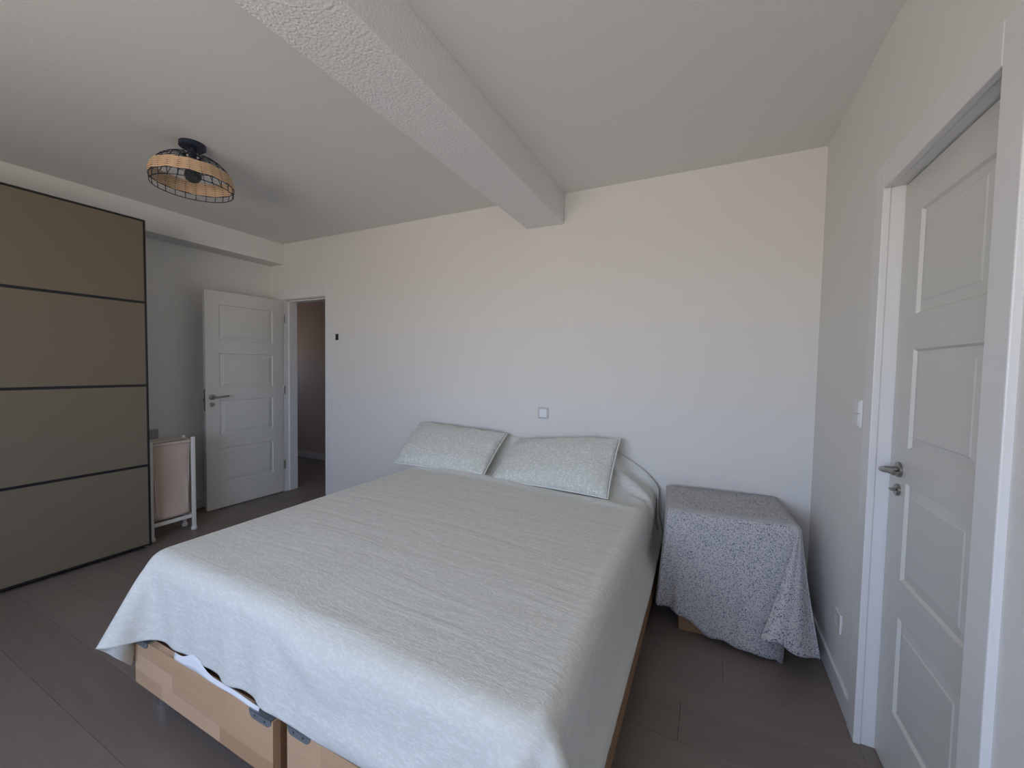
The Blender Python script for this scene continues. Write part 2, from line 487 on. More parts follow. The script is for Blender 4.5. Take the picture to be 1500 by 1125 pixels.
# ------------------------------------------------------------------ doors
PANZ = ((0.24, 0.57), (0.695, 1.02), (1.135, 1.46), (1.575, 1.91))
def leaf_mesh(w, p0, p1, t):
    """door leaf in its own plane: u 0..w along local X, thickness 0..-t along local Y, z up; holes for the panels"""
    bm = bmesh.new()
    add_box(bm, 0, p0, -t, 0, 0.008, 2.03)
    add_box(bm, p1, w, -t, 0, 0.008, 2.03)
    zs = [0.008] + [z for p in PANZ for z in p] + [2.03]
    for k in range(0, len(zs), 2):
        add_box(bm, p0, p1, -t, 0, zs[k], zs[k + 1])
    return bm
def panel_mesh(p0, p1, z0, z1, t):
    bm = bmesh.new()
    for side in (0, 1):
        prof = ((0, 0.0), (0.006, -0.009), (0.036, -0.004), (0.040, -0.0015))
        rings = []
        for ins, d in prof:
            y = d if side == 0 else -t - d
            rings.append([bm.verts.new(v) for v in ((p0 + ins, y, z0 + ins), (p1 - ins, y, z0 + ins), (p1 - ins, y, z1 - ins), (p0 + ins, y, z1 - ins))])
        for A, B in zip(rings[:-1], rings[1:]):
            for k in range(4):
                bm.faces.new((A[k], A[(k + 1) % 4], B[(k + 1) % 4], B[k]))
        bm.faces.new(rings[-1])
    return bm
def make_handle(parent, u, z, direc, side):
    """lever handle; u along local X, lever points in direc (+1/-1), side +1: out of local +Y"""
    h = obj('handle', add_lathe(bmesh.new(), [(0, 0), (0.0255, 0), (0.0255, 0.008 * side), (0.022, 0.010 * side), (0.010, 0.010 * side), (0.009, 0.02 * side), (0, 0.02 * side)], (u, 0, z), 'Y', 28), M_steel, parent, True, 35)
    pts, rad = [], []
    for k in range(13):
        s = k / 12
        if s < 0.35:
            a = s / 0.35
            pts.append((u + direc * 0.016 * max(0, a - 0.6) / 0.4 * (a), side * (0.012 + 0.040 * min(1, a * 1.15)), z))
            rad.append(0.0085)
        else:
            a = (s - 0.35) / 0.65
            pts.append((u + direc * (0.016 + 0.100 * a), side * (0.052 + 0.004 * math.sin(a * PI)), z + 0.010 * math.sin(a * 1.9) ** 2 - 0.002 * a))
            rad.append(0.0092 - 0.0022 * a)
    obj('lever', add_tube(bmesh.new(), pts, rad, 12), M_steel, h, True, 50)
    lk = obj('thumb_turn', add_lathe(bmesh.new(), [(0, 0), (0.0205, 0), (0.0205, 0.007 * side), (0.018, 0.009 * side), (0, 0.009 * side)], (u - direc * 0.002, 0, z - 0.070), 'Y', 24), M_steel, parent, True, 35)
    yy = sorted((0.009 * side, 0.024 * side))
    obj('thumb_grip', box(u - direc * 0.002 - 0.010, u - direc * 0.002 + 0.010, yy[0], yy[1], z - 0.074, z - 0.066, bevel=0.0025, seg=2), M_steel, lk)
    return h

# open entrance door: local X runs from the free edge to the hinge, local +Y is the visible face
d1 = struct(empty('door_1', (-4.083, 2.058, 0)), 'open white four panel door beside the wardrobe')
d1.rotation_euler = (0, 0, math.atan2(2.783 - 2.058, -4.058 + 4.083) )
W1 = 0.725
# local +Y after this rotation points to world -X, so the visible face is local -Y: mirror by building from y=0 to +t
t1 = 0.036
lf = leaf_mesh(W1, 0.115, 0.615, t1); 
bmesh.ops.translate(lf, verts=lf.verts[:], vec=(0, t1, 0))
leaf = obj('leaf', lf, M_door, d1)
for z0, z1 in PANZ:
    pb = panel_mesh(0.115, 0.615, z0, z1, t1); bmesh.ops.translate(pb, verts=pb.verts[:], vec=(0, t1, 0))
    obj('panel', pb, M_door, d1)
hd = make_handle(d1, 0.052, 1.055, 1, -1)
obj('latch_plate', box(-0.0012, 0.0005, 0.008, 0.028, 0.93, 1.13), M_darksteel, d1)
obj('latch_bolt', box(-0.010, 0.0, 0.011, 0.025, 1.015, 1.045, bevel=0.002), M_darksteel, d1)
for z in (0.25, 1.05, 1.80):
    obj('hinge', add_lathe(bmesh.new(), [(0, 0), (0.007, 0), (0.007, 0.09), (0, 0.09)], (W1 + 0.004, -0.004, z), 'Z', 12), M_steel, d1, True, 40)

# its frame: jamb lining with a stop, and architraves on the room side
bm = bmesh.new()
add_box(bm, DX0, -4.062, YB - 0.001, YB + T, 0, DZ)
add_box(bm, -3.417, DX1, YB - 0.001, YB + T, 0, DZ)
add_box(bm, DX0, DX1, YB - 0.001, YB + T, 2.042, DZ)
add_box(bm, -4.062, -4.050, YB + 0.048, YB + T, 0, 2.042, 0.001)
add_box(bm, -3.429, -3.417, YB + 0.048, YB + T, 0, 2.042, 0.001)
add_box(bm, -4.062, -3.417, YB + 0.048, YB + T, 2.030, 2.042, 0.001)
fr1 = struct(obj('trim_1', bm, M_trim), 'white frame of the open doorway to the hall')
obj('architrave', box(-3.424, -3.338, YB - 0.014, YB, 0, 2.15, bevel=0.004, seg=2), M_trim, fr1)
obj('architrave', box(-4.155, -4.066, YB - 0.014, YB, 0, 2.15, bevel=0.004, seg=2), M_trim, fr1)
obj('architrave', box(-4.066, -3.424, YB - 0.014, YB, 2.048, 2.15, bevel=0.003, seg=2), M_trim, fr1)

# closed door in the right wall: local X runs towards -y (from the handle side), visible face local -Y -> world -X
d2 = struct(empty('door_2', (0.592, 1.879, 0), -PI / 2), 'closed white four panel door in the right wall')
W2 = 0.645
lf = leaf_mesh(W2, 0.127, 0.507, t1)
obj('leaf', lf, M_door, d2)
for z0, z1 in PANZ:
    obj('panel', panel_mesh(0.127, 0.507, z0, z1, t1), M_door, d2)
# rotation -90: local +X -> world -Y, local +Y -> world +X ; the room side is local -Y
for ch in d2.children:
    ch.location = (0, t1, 0)
make_handle(d2, 0.078, 1.055, 1, -1)
bm = bmesh.new()
add_box(bm, XR - 0.001, XR + T, 1.882, RY1, 0, RZ)
add_box(bm, XR - 0.001, XR + T, RY0, 1.228, 0, RZ)
add_box(bm, XR - 0.001, XR + T, RY0, RY1, 2.036, RZ)
add_box(bm, 0.630, XR + T, 1.868, 1.882, 0, 2.036)
add_box(bm, 0.630, XR + T, 1.228, 1.242, 0, 2.036)
add_box(bm, 0.630, XR + T, 1.228, 1.882, 2.020, 2.036)
fr2 = struct(obj('trim_2', bm, M_trim), 'white frame around the closed door')
obj('architrave', box(XR - 0.016, XR + 0.006, 1.874, 1.955, 0, 2.125, bevel=0.003, seg=2), M_trim, fr2)
obj('architrave', box(XR - 0.016, XR + 0.006, 1.150, 1.233, 0, 2.125, bevel=0.003, seg=2), M_trim, fr2)
obj('architrave', box(XR - 0.016, XR + 0.006, 1.233, 1.874, 2.030, 2.125, bevel=0.003, seg=2), M_trim, fr2)

# ------------------------------------------------------------------ wardrobe
wd = tag(empty('wardrobe', (-3.95, 0.48, 0)), 'tall sliding wardrobe with beige panels and thin black profiles', 'wardrobe')
def wpart(name, mat, *b, bevel=0.001, parent=wd):
    o = obj(name, box(*b, bevel=bevel), mat)
    o.parent = parent
    o.matrix_parent_inverse = Matrix.Translation(-Vector(wd.location))
    return o
WY0, WY1, WZ = -0.515, 1.475, 2.366
wpart('side_panel', M_carcass, -4.26, -3.70, WY1 - 0.022, WY1 - 0.002, 0.0, WZ)
wpart('side_panel', M_carcass, -4.26, -3.70, WY0 + 0.002, WY0 + 0.022, 0.0, WZ)
wpart('top_panel', M_carcass, -4.26, -3.70, WY0 + 0.022, WY1 - 0.022, WZ - 0.03, WZ)
wpart('back_panel', M_carcass, -4.262, -4.255, WY0 + 0.022, WY1 - 0.022, 0.05, WZ - 0.03)
wpart('plinth', M_black, -3.735, -3.715, WY0 + 0.022, WY1 - 0.022, 0.0, 0.06)
def sliding_door(y0, y1, xf):
    d = wpart('sliding_door', M_black, xf - 0.026, xf - 0.014, y0 + 0.004, y1 - 0.004, 0.03, WZ + 0.008)
    def sub(name, mat, *b, bevel=0.001):
        o = obj(name, box(*b, bevel=bevel), mat); o.parent = d
        return o
    pr = 0.013
    sub('profile', M_black, xf - 0.028, xf, y1 - pr, y1, 0.022, WZ + 0.014)
    sub('profile', M_black, xf - 0.028, xf, y0, y0 + pr, 0.022, WZ + 0.014)
    zs = [0.022, 0.616, 1.200, 1.795, WZ + 0.014]
    for k, z in enumerate(zs):
        h = 0.013 if k in (0, 4) else 0.0085
        a, b = (z, z + h) if k == 0 else ((z - h, z) if k == 4 else (z - h, z + h))
        sub('profile', M_black, xf - 0.028, xf, y0 + pr, y1 - pr, a, b)
    for k in range(4):
        a = zs[k] + (0.013 if k == 0 else 0.0085); b = zs[k + 1] - (0.013 if k == 3 else 0.0085)
        sub('panel', M_panel, xf - 0.014, xf - 0.003, y0 + pr, y1 - pr, a, b, bevel=0.0005)
    return d
sliding_door(0.462, WY1, -3.658)
sliding_door(WY0, 0.490, -3.690)

# ------------------------------------------------------------------ laundry hamper
hp = tag(empty('laundry_hamper', (-3.84, 1.67, 0)), 'beige canvas laundry hamper on white frame beside the wardrobe', 'laundry hamper')
def hpart(name, bm, mat, parent=None, **k):
    o = obj(name, bm, mat, **k); o.parent = parent or hp
    if parent is None: o.matrix_parent_inverse = Matrix.Translation(-Vector(hp.location))
    return o
hx0, hx1, hy0, hy1, hz = -3.91, -3.765, 1.520, 1.800, 0.765
for x in (hx0, hx1):
    for y in (hy0, hy1):
        p = hpart('post', box(x - 0.011, x + 0.011, y - 0.013, y + 0.013, 0.028, hz, bevel=0.004, seg=2), M_rail)
        ft = hpart('foot', add_lathe(bmesh.new(), [(0, 0), (0.018, 0), (0.021, 0.006), (0.021, 0.022), (0.016, 0.032), (0, 0.032)], (x, y, 0), 'Z', 16), M_foot, p, smooth=True)
    hpart('lower_rail', box(x - 0.008, x + 0.008, hy0 + 0.013, hy1 - 0.013, 0.105, 0.133, bevel=0.003), M_rail)
    hpart('upper_rail', add_tube(bmesh.new(), [(x, hy0 + 0.013, hz - 0.035), (x, hy1 - 0.013, hz - 0.035)], 0.008, 10), M_rail, smooth=True)
for y in (hy0, hy1):
    hpart('side_rail', box(hx0 + 0.011, hx1 - 0.011, y - 0.008, y + 0.008, 0.105, 0.133, bevel=0.003), M_rail)
    hpart('side_rail', add_tube(bmesh.new(), [(hx0 + 0.011, y, hz - 0.035), (hx1 - 0.011, y, hz - 0.035)], 0.008, 10), M_rail, smooth=True)
# canvas bag: rounded tub that sags between the rails, open at the top
bm = bmesh.new()
NZ, NA = 26, 56
rings = []
for i in range(NZ + 1):
    s = i / NZ
    z = hz - 0.022 - s * (hz - 0.022 - 0.150)
    ring = []
    for k in range(NA):
        a = 2 * PI * (k + 0.5) / NA
        c, sn = math.cos(a), math.sin(a)
        e_ = 0.14 + 0.10 * s
        ux = math.copysign(abs(c) ** e_, c); uy = math.copysign(abs(sn) ** e_, sn)
        sx = (hx1 - hx0) / 2 + 0.004 - 0.020 * math.sin(s * PI) ; sy = (hy1 - hy0) / 2 - 0.014 - 0.010 * s
        wob = 0.006 * math.sin(5 * a + 7 * s) * s + 0.004 * math.sin(11 * a - 5 * s) * s
        ring.append(bm.verts.new(((hx0 + hx1) / 2 + ux * (sx + wob), (hy0 + hy1) / 2 + uy * (sy + wob * 0.5), z)))
    rings.append(ring)
for A, B in zip(rings[:-1], rings[1:]):
    for k in range(NA): bm.faces.new((A[k], A[(k + 1) % NA], B[(k + 1) % NA], B[k]))
bm.faces.new(rings[-1])
bag = hpart('canvas_bag', bm, M_canvas, smooth=True)
sm = bag.modifiers.new('thickness', 'SOLIDIFY'); sm.thickness = 0.003
hp_hem = bmesh.new()
hpts = []
for k in range(NA):
    a = 2 * PI * (k + 0.5) / NA; c, sn = math.cos(a), math.sin(a)
    ux = math.copysign(abs(c) ** 0.14, c); uy = math.copysign(abs(sn) ** 0.14, sn)
    hpts.append(((hx0 + hx1) / 2 + ux * ((hx1 - hx0) / 2 + 0.005), (hy0 + hy1) / 2 + uy * ((hy1 - hy0) / 2 - 0.013), hz - 0.030))
hpart('bag_hem', add_tube(hp_hem, hpts, 0.012, 8, closed=True, flat=(0.4, 1.0)), M_canvas, bag, smooth=True)
bag.children[0].matrix_parent_inverse = Matrix.Identity(4)

# ------------------------------------------------------------------ ceiling lamp
LX, LY = -2.71, 1.317
lamp = tag(empty('ceiling_lamp', (LX, LY, ZC)), 'black wire dome ceiling lamp with woven rattan band', 'ceiling lamp')
obj('ceiling_rose', add_lathe(bmesh.new(), [(0, 0), (0.064, 0), (0.064, -0.022), (0.058, -0.027), (0, -0.027)], (0, 0, 0), 'Z', 40), M_blackmetal, lamp, True, 35)
obj('stem', add_lathe(bmesh.new(), [(0, -0.02), (0.019, -0.02), (0.019, -0.085), (0.026, -0.088), (0.026, -0.135), (0, -0.135)], (0, 0, 0), 'Z', 28), M_blackmetal, lamp, True, 35)
# dome profile (radius, z below the ceiling)
def dome(s):
    # s 0 at the collar, 1 at the lower rattan ring
    a = s * PI / 2
    return 0.030 + 0.165 * math.sin(a) ** 0.86, -0.070 - 0.150 * (1 - math.cos(a)) ** 0.95
RA, ZA = dome(1.0)
RB, ZB = RA - 0.004, ZA - 0.034
NR = 24
cage = bmesh.new()
for k in range(NR):
    a = 2 * PI * k / NR
    pts = [(dome(i / 12)[0] * math.cos(a), dome(i / 12)[0] * math.sin(a), dome(i / 12)[1]) for i in range(13)]
    pts.append((RB * math.cos(a), RB * math.sin(a), ZB))
    add_tube(cage, pts, 0.0021, 6)
for s in (0.02, 0.30, 0.46):
    r, z = dome(s)
    add_tube(cage, [(r * math.cos(2 * PI * i / 48), r * math.sin(2 * PI * i / 48), z) for i in range(48)], 0.0019, 6, closed=True)
obj('wire_cage', cage, M_blackmetal, lamp, True)
for r, z in ((RA, ZA), (RB, ZB)):
    obj('rim_ring', add_tube(bmesh.new(), [(r * math.cos(2 * PI * i / 64), r * math.sin(2 * PI * i / 64), z) for i in range(64)], 0.0026, 8, closed=True), M_blackmetal, lamp, True)
# woven band: each strand runs in front of one rib and behind the next
weave = bmesh.new()
NS = 12
for j in range(NS):
    s = 0.70 + 0.285 * j / (NS - 1)
    r, z = dome(s)
    pts = []
    for i in range(NR * 4):
        a = 2 * PI * i / (NR * 4)
        rr = r + 0.0036 * math.cos(NR / 2 * a * 1.0 + (PI if j % 2 else 0))
        pts.append((rr * math.cos(a), rr * math.sin(a), z))
    add_tube(weave, pts, 0.0042, 6, closed=True, flat=(0.40, 1.0))
wv = obj('rattan_band', weave, M_rattan, lamp, True)
mg, n_, l_, b_ = new_mat('smoked_glass')
b_.inputs['Base Color'].default_value = (0.10, 0.11, 0.11, 1); b_.inputs['Roughness'].default_value = 0.06
b_.inputs['Transmission Weight'].default_value = 0.6; b_.inputs['IOR'].default_value = 1.3
prof = [(0.0, -0.219)]
for k in range(1, 12):
    a = -PI / 2 + PI * k / 14
    prof.append((0.041 * math.cos(a), -0.178 + 0.041 * math.sin(a)))
prof += [(0.016, -0.134), (0.014, -0.128), (0, -0.128)]
bulb = obj('bulb', add_lathe(bmesh.new(), prof, (0, 0, 0), 'Z', 28), mg, lamp, True)

# ------------------------------------------------------------------ switches and sockets
def plate_back(name, x, z, w, h, mat, label, cat, inner):
    p = tag(obj(name, box(x - w / 2, x + w / 2, YB - 0.010, YB, z - h / 2, z + h / 2, bevel=0.003, seg=2), mat), label, cat)
    for nm, m_, a, b, c, d, dep in inner:
        obj(nm, box(x + a, x + b, YB - 0.010 - dep, YB - 0.008, z + c, z + d, bevel=0.0012), m_, p)
    return p
th = plate_back('thermostat', -3.262, 1.638, 0.082, 0.096, M_plastic, 'white wall thermostat with black display beside the open doorway', 'thermostat',
                [('display', M_screen, -0.020, 0.020, -0.028, 0.032, 0.002)])
plate_back('light_switch', -3.252, 1.003, 0.080, 0.080, M_plastic, 'white light switch low beside the open doorway frame', 'light switch',
           [('rocker', M_plastic, -0.028, 0.028, -0.028, 0.028, 0.004)])
plate_back('light_switch', -1.100, 1.041, 0.084, 0.084, M_silverframe, 'silver light switch on the wall above the two pillows', 'light switch',
           [('rocker', M_silver, -0.030, 0.030, -0.030, 0.030, 0.005)])
sr = tag(obj('light_switch', box(XR - 0.010, XR, 2.015, 2.090, 1.165, 1.275, bevel=0.003, seg=2), M_plastic), 'white double light switch on the right wall beside the closed door', 'light switch')
for z in (1.172, 1.222):
    obj('rocker', box(XR - 0.015, XR - 0.008, 2.022, 2.083, z, z + 0.046, bevel=0.0015), M_plastic, sr)
sk = tag(obj('wall_socket', box(XR - 0.009, XR, 2.130, 2.212, 0.262, 0.344, bevel=0.003, seg=2), M_plastic), 'white wall socket low on the right wall near the speckled tablecloth', 'socket')
obj('socket_well', add_lathe(bmesh.new(), [(0.024, -0.010), (0.021, -0.0095), (0.020, -0.004), (0, -0.004)], (XR, 2.171, 0.303), 'X', 24), M_plastic, sk, True)
gs = tag(obj('wall_socket', box(XL, XL + 0.010, 1.700, 1.785, 0.705, 0.790, bevel=0.003, seg=2), M_plate_grey), 'grey socket plate on the left wall above the laundry hamper', 'socket')
obj('socket_well', add_lathe(bmesh.new(), [(0.026, 0.011), (0.022, 0.0105), (0.020, 0.005), (0, 0.005)], (XL, 1.742, 0.7475), 'X', 24), M_plate_grey, gs, True)

# ------------------------------------------------------------------ bed bases
BZ0, BZ1 = 0.100, 0.287
def bed_base(x0, x1, y0, y1, label):
    b = tag(empty('bed_base', ((x0 + x1) / 2, y0, 0)), label, 'bed base', 'twin bed bases pushed together')
    off = -Vector(b.location)
    def part(name, bm, mat, parent=None, **k):
        bmesh.ops.translate(bm, verts=bm.verts[:], vec=off)
        return obj(name, bm, mat, parent or b, **k)
    th_ = 0.024
    fb = part('foot_board', box(x0, x1, y0 + 0.006, y0 + th_, BZ0, BZ1 - 0.001), M_beech)
    # glued staves, flush, in three rows with staggered butt joints
    rows = [(BZ0, 0.156), (0.156, 0.222), (0.222, BZ1)]
    for r, (za, zb) in enumerate(rows):
        x = x0 - (0.20, 0.02, 0.31)[r]
        while x < x1:
            L = (0.44, 0.36, 0.52)[r] * random.uniform(0.8, 1.15)
            a, c = max(x, x0), min(x + L, x1)
            if c - a > 0.01:
                bm = box(0, c - a, 0, 0.006, 0, zb - za, bevel=0.0003)
                st = obj('stave', bm, M_beech, fb)
                st.location = Vector((a, y0, za)) + off
            x += L
    part('head_board', box(x0, x1, y1 - th_, y1, BZ0, BZ1, bevel=0.002), M_beechdark)
    for xa in (x0, x1 - th_):
        part('side_board', box(xa, xa + th_, y0 + th_, y1 - th_, BZ0, BZ1, bevel=0.002), M_beechdark)
    part('slat_deck', box(x0 + th_, x1 - th_, y0 + th_, y1 - th_, BZ1 - 0.05, BZ1 - 0.02), M_beechdark)
    for lx in (x0 + 0.075, x1 - 0.075):
        for ly in (y0 + 0.060, y1 - 0.075):
            part('leg', add_lathe(bmesh.new(), [(0, 0), (0.020, 0), (0.022, 0.004), (0.022, BZ0 + 0.005), (0, BZ0 + 0.005)], (lx, ly, 0), 'Z', 24), M_chrome, smooth=True, angle=40)
    # metal mattress stops hooked over the foot board
    for xa, xb in ((x0 + 0.003, x0 + 0.105), (x1 - 0.115, x1 - 0.006)):
        bm = bmesh.new()
        pts = []
        rr = 0.022; zt = BZ1 + 0.002; zl = BZ1 - 0.024
        pts = [(xa, zt), (xb, zt)]
        for k in range(7): a = -PI / 2 * k / 6; pts.append((xb - rr + rr * math.cos(a), zl + rr + rr * math.sin(a)))
        for k in range(7): a = -PI / 2 - PI / 2 * k / 6; pts.append((xa + rr + rr * math.cos(a), zl + rr + rr * math.sin(a)))
        F = [bm.verts.new((px, y0 - 0.0025, pz)) for px, pz in pts]; K = [bm.verts.new((px, y0 - 0.0002, pz)) for px, pz in pts]
        bm.faces.new(F); bm.faces.new(K[::-1])
        for k in range(len(pts)): bm.faces.new((F[k], F[(k + 1) % len(pts)], K[(k + 1) % len(pts)], K[k]))
        add_box(bm, xa, xb, y0 - 0.0025, y0 + 0.030, BZ1 + 0.0002, BZ1 + 0.0026)
        ms = part('mattress_stop', bm, M_bracket)
        for sx in (xa + 0.03, xb - 0.03):
            part('screw', add_lathe(bmesh.new(), [(0, -0.0035), (0.0035, -0.0032), (0.004, -0.0025), (0.004, 0)], (sx, y0, BZ1 - 0.010), 'Y', 10), M_darksteel, ms)
    return b
B1 = bed_base(-2.014, -1.156, 0.752, 2.775, 'left beech wood bed base with chrome legs under the bedspread')
B2 = bed_base(-1.113, -0.240, 0.768, 2.775, 'right beech wood bed base showing below the bedspread, beside the draped table')

# two mattresses side by side
MX0, MXM, MX1, MY0, MY1, MZ0 = -1.995, -1.134, -0.288, 0.775, 2.765, BZ1 + 0.003
MZL, MZR = 0.618, 0.588
for xa, xb, ya, zt, lab in ((-1.988, -1.182, 0.779, MZL, 'left mattress in white cotton peeking out under the bedspread'),
                            (-1.087, -0.292, 0.795, MZR, 'right mattress in white cotton under the bedspread')):
    tag(obj('mattress', box(xa, xb, ya, 2.748, BZ1 - 0.0195, zt - 0.004, bevel=0.045, seg=5), M_cotton, smooth=True), lab, 'mattress', 'twin mattresses under the bedspread')

# a corner of the white sheet slipped out below the bedspread, lying against the foot board
bm = bmesh.new()
cols = []
for k in range(25):
    x = -1.73 + 0.50 * k / 24
    top = 0.300 + 0.034 * math.exp(-((x + 1.60) / 0.055) ** 2) + 0.010 * (1 - k / 24)
    cols.append([bm.verts.new((x, 0.7560 + 0.004 * q / 3 + 0.0012 * math.sin(31 * x), 0.2878 + (top - 0.2878) * q / 3)) for q in range(4)])
for A, B in zip(cols[:-1], cols[1:]):
    for q in range(3): bm.faces.new((A[q], B[q], B[q + 1], A[q + 1]))
se = obj('sheet_edge', bm, M_cotton, bpy.data.objects['mattress'], smooth=True)
md = se.modifiers.new('thickness', 'SOLIDIFY'); md.thickness = 0.0015

# ------------------------------------------------------------------ cloth draping (position based dynamics on a grid)
def rbox_push(P, prev, c, h, r, yaw, gap, fric):
    cs, sn = math.cos(yaw), math.sin(yaw)
    d = P - c
    lx = d[:, 0] * cs + d[:, 1] * sn; ly = -d[:, 0] * sn + d[:, 1] * cs; lz = d[:, 2]
    L = np.stack((lx, ly, lz), 1)
    q = np.abs(L) - (np.array(h) - r)
    qm = np.maximum(q, 0); ln = np.linalg.norm(qm, axis=1)
    inside = q.max(1)
    dist = ln + np.minimum(inside, 0) - r
    hit = dist < gap
    if not hit.any(): return
    idx = np.nonzero(hit)[0]
    n = np.zeros((len(idx), 3))
    out = ln[idx] > 1e-9
    n[out] = qm[idx][out] / ln[idx][out][:, None]
    ins = ~out
    if ins.any():
        ax = q[idx][ins].argmax(1)
        n[np.nonzero(ins)[0], ax] = 1.0
    n *= np.where(L[idx] >= 0, 1.0, -1.0)
    nw = np.stack((n[:, 0] * cs - n[:, 1] * sn, n[:, 0] * sn + n[:, 1] * cs, n[:, 2]), 1)
    P[idx] += nw * (gap - dist[idx])[:, None]
    prev[idx] += (P[idx] - prev[idx]) * fric

def drape(P, nu, nv, du, dv, collide, steps, iters=6, bend=0.25, grav=-1.0, damp=0.97, pin=None, shear=0.6):
    """P: (nu*nv,3) start positions, index i*nv+j"""
    G = np.arange(nu * nv).reshape(nu, nv)
    cons = []
    def addc(A, B, rest, k):
        cons.append((A.ravel(), B.ravel(), rest, k))
    for p in (0, 1):
        addc(G[p:-1:2, :], G[p + 1::2, :][:G[p:-1:2, :].shape[0]], du, 1.0)
        addc(G[:, p:-1:2], G[:, p + 1::2][:, :G[:, p:-1:2].shape[1]], dv, 1.0)
    dd = math.hypot(du, dv)
    for p in (0, 1):
        a = G[p:-1:2, :-1]; b = G[p + 1::2, 1:][:a.shape[0]]; addc(a, b, dd, shear)
        a = G[p:-1:2, 1:]; b = G[p + 1::2, :-1][:a.shape[0]]; addc(a, b, dd, shear)
    for p in range(4):
        if p < 4:
            a = G[p:-2:4, :]
            if a.size: addc(a, G[p + 2::4, :][:a.shape[0]], 2 * du, bend)
            a = G[:, p:-2:4]
            if a.size: addc(a, G[:, p + 2::4][:, :a.shape[1]], 2 * dv, bend)
    prev = P.copy()
    dt = 1 / 60.0
    for s in range(steps):
        vel = (P - prev) * damp
        prev = P.copy()
        P = P + vel
        P[:, 2] += grav * dt * dt
        for it in range(iters):
            for A, B, rest, k in cons:
                d = P[B] - P[A]
                ln = np.sqrt((d * d).sum(1)) + 1e-9
                corr = d * ((ln - rest) / ln * 0.5 * k)[:, None]
                P[A] += corr; P[B] -= corr
            if pin is not None: P[pin[0]] = pin[1]
            if it % 2 == 1: collide(P, prev)
        collide(P, prev)
    return P

def cloth_obj(name, P, nu, nv, du, dv, mat, thick, sub=1):
    G = np.arange(nu * nv).reshape(nu, nv)
    F = np.stack((G[:-1, :-1], G[1:, :-1], G[1:, 1:], G[:-1, 1:]), -1).reshape(-1, 4)
    me = bpy.data.meshes.new(name)
    me.from_pydata(P.tolist(), [], F.tolist())
    uv = me.uv_layers.new(name='UVMap')
    U = np.stack(np.meshgrid(np.arange(nu) * du, np.arange(nv) * dv, indexing='ij'), -1).reshape(-1, 2)
    uv.data.foreach_set('uv', U[F.ravel()].ravel())
    me.materials.append(mat)
    me.polygons.foreach_set('use_smooth', [True] * len(me.polygons))
    me.update()
    o = link(bpy.data.objects.new(name, me))
    s = o.modifiers.new('sub', 'SUBSURF'); s.levels = sub; s.render_levels = sub
    t = o.modifiers.new('thickness', 'SOLIDIFY'); t.thickness = thick; t.offset = 1.0
    return o

# bedspread over mattress and the sleeping pillows under its head end
def sstep(x, a, b):
    t = np.clip((x - a) / (b - a), 0, 1)
    return t * t * (3 - 2 * t)
def hump(x, y):
    base = MZL + (MZR - MZL) * sstep(x, -1.55, -0.60) + 0.004
    hx = sstep(x, -2.03, -1.78) * (1 - sstep(x, -0.61, -0.295)) * (1 - 0.45 * np.exp(-((x + 1.335) / 0.10) ** 2))
    hy = sstep(y, 2.43, 2.77)
    crown = 0.010 * sstep(y, 0.8, 1.3) * sstep(x, -2.0, -1.6) * (1 - sstep(x, -0.7, -0.25))
    return base + 0.185 * hx * hy + crown
DU = 0.0245
BX0, BX1, BY0, BY1 = -2.27, 0.048, 0.524, 2.92
nu = int((BX1 - BX0) / DU) + 1; nv = int((BY1 - BY0) / DU) + 1
xs = BX0 + np.arange(nu) * DU; ys = BY0 + np.arange(nv) * DU
X, Y = np.meshgrid(xs, ys, indexing='ij')
Y0 = np.where(Y > 2.25, 2.25 + (Y - 2.25) * (2.772 - 2.25) / (BY1 - 2.25), Y)
Z = np.where((X > -1.995) & (X < -0.288) & (Y0 > 0.775), hump(X, Y0) + 0.006, MZL + (MZR - MZL) * sstep(X, -1.55, -0.60) + 0.012)
P0 = np.stack((X, Y0, Z), -1).reshape(-1, 3) + rng.normal(0, 0.0008, (nu * nv, 3))
mcL = np.array([(MX0 + MXM) / 2, (MY0 + MY1) / 2, 0.30]); mhL = [(MXM - MX0) / 2, (MY1 - MY0) / 2, MZL - 0.30]
mcR = np.array([(MXM + MX1) / 2, (MY0 + MY1) / 2, 0.30]); mhR = [(MX1 - MXM) / 2, (MY1 - MY0) / 2, MZR - 0.30]
def collide_bed(P, prev):
    rbox_push(P, prev, mcL, mhL, 0.058, 0.0, 0.005, 0.55)
    rbox_push(P, prev, mcR, mhR, 0.058, 0.0, 0.005, 0.55)
    rbox_push(P, prev, np.array([(-2.014 - 0.240) / 2, 1.76, 0.15]), [0.889, 1.01, 0.140], 0.008, 0.0, 0.005, 0.3)
    m_ = (P[:, 0] > MX0 + 0.05) & (P[:, 0] < MX1 - 0.02) & (P[:, 1] > MY0 + 0.05)
    h = hump(P[:, 0], P[:, 1])
    k = m_ & (P[:, 2] < h)
    P[k, 2] = h[k]
    prev[k] += (P[k] - prev[k]) * 0.6
    w = P[:, 1] > 2.782
    P[w, 1] = 2.782
P1 = drape(P0, nu, nv, DU, DU, collide_bed, 200, 8, bend=0.35)
near = np.clip((P1[:, 1] - 2.05) / 0.2, 0, 1)      # the draped table keeps the hem from flaring out near the head
xlim = -0.231 - 0.036 * np.clip((P1[:, 2] - 0.30) / 0.14, 0, 1)
P1[:, 0] = np.where(P1[:, 0] > xlim, P1[:, 0] + (xlim - P1[:, 0]) * near, P1[:, 0])
spread = cloth_obj('bedspread', P1, nu, nv, DU, DU, M_spread, 0.0035, 2)
tag(spread, 'pale sage bedspread with faint leaf pattern draped over the bed', 'bedspread')

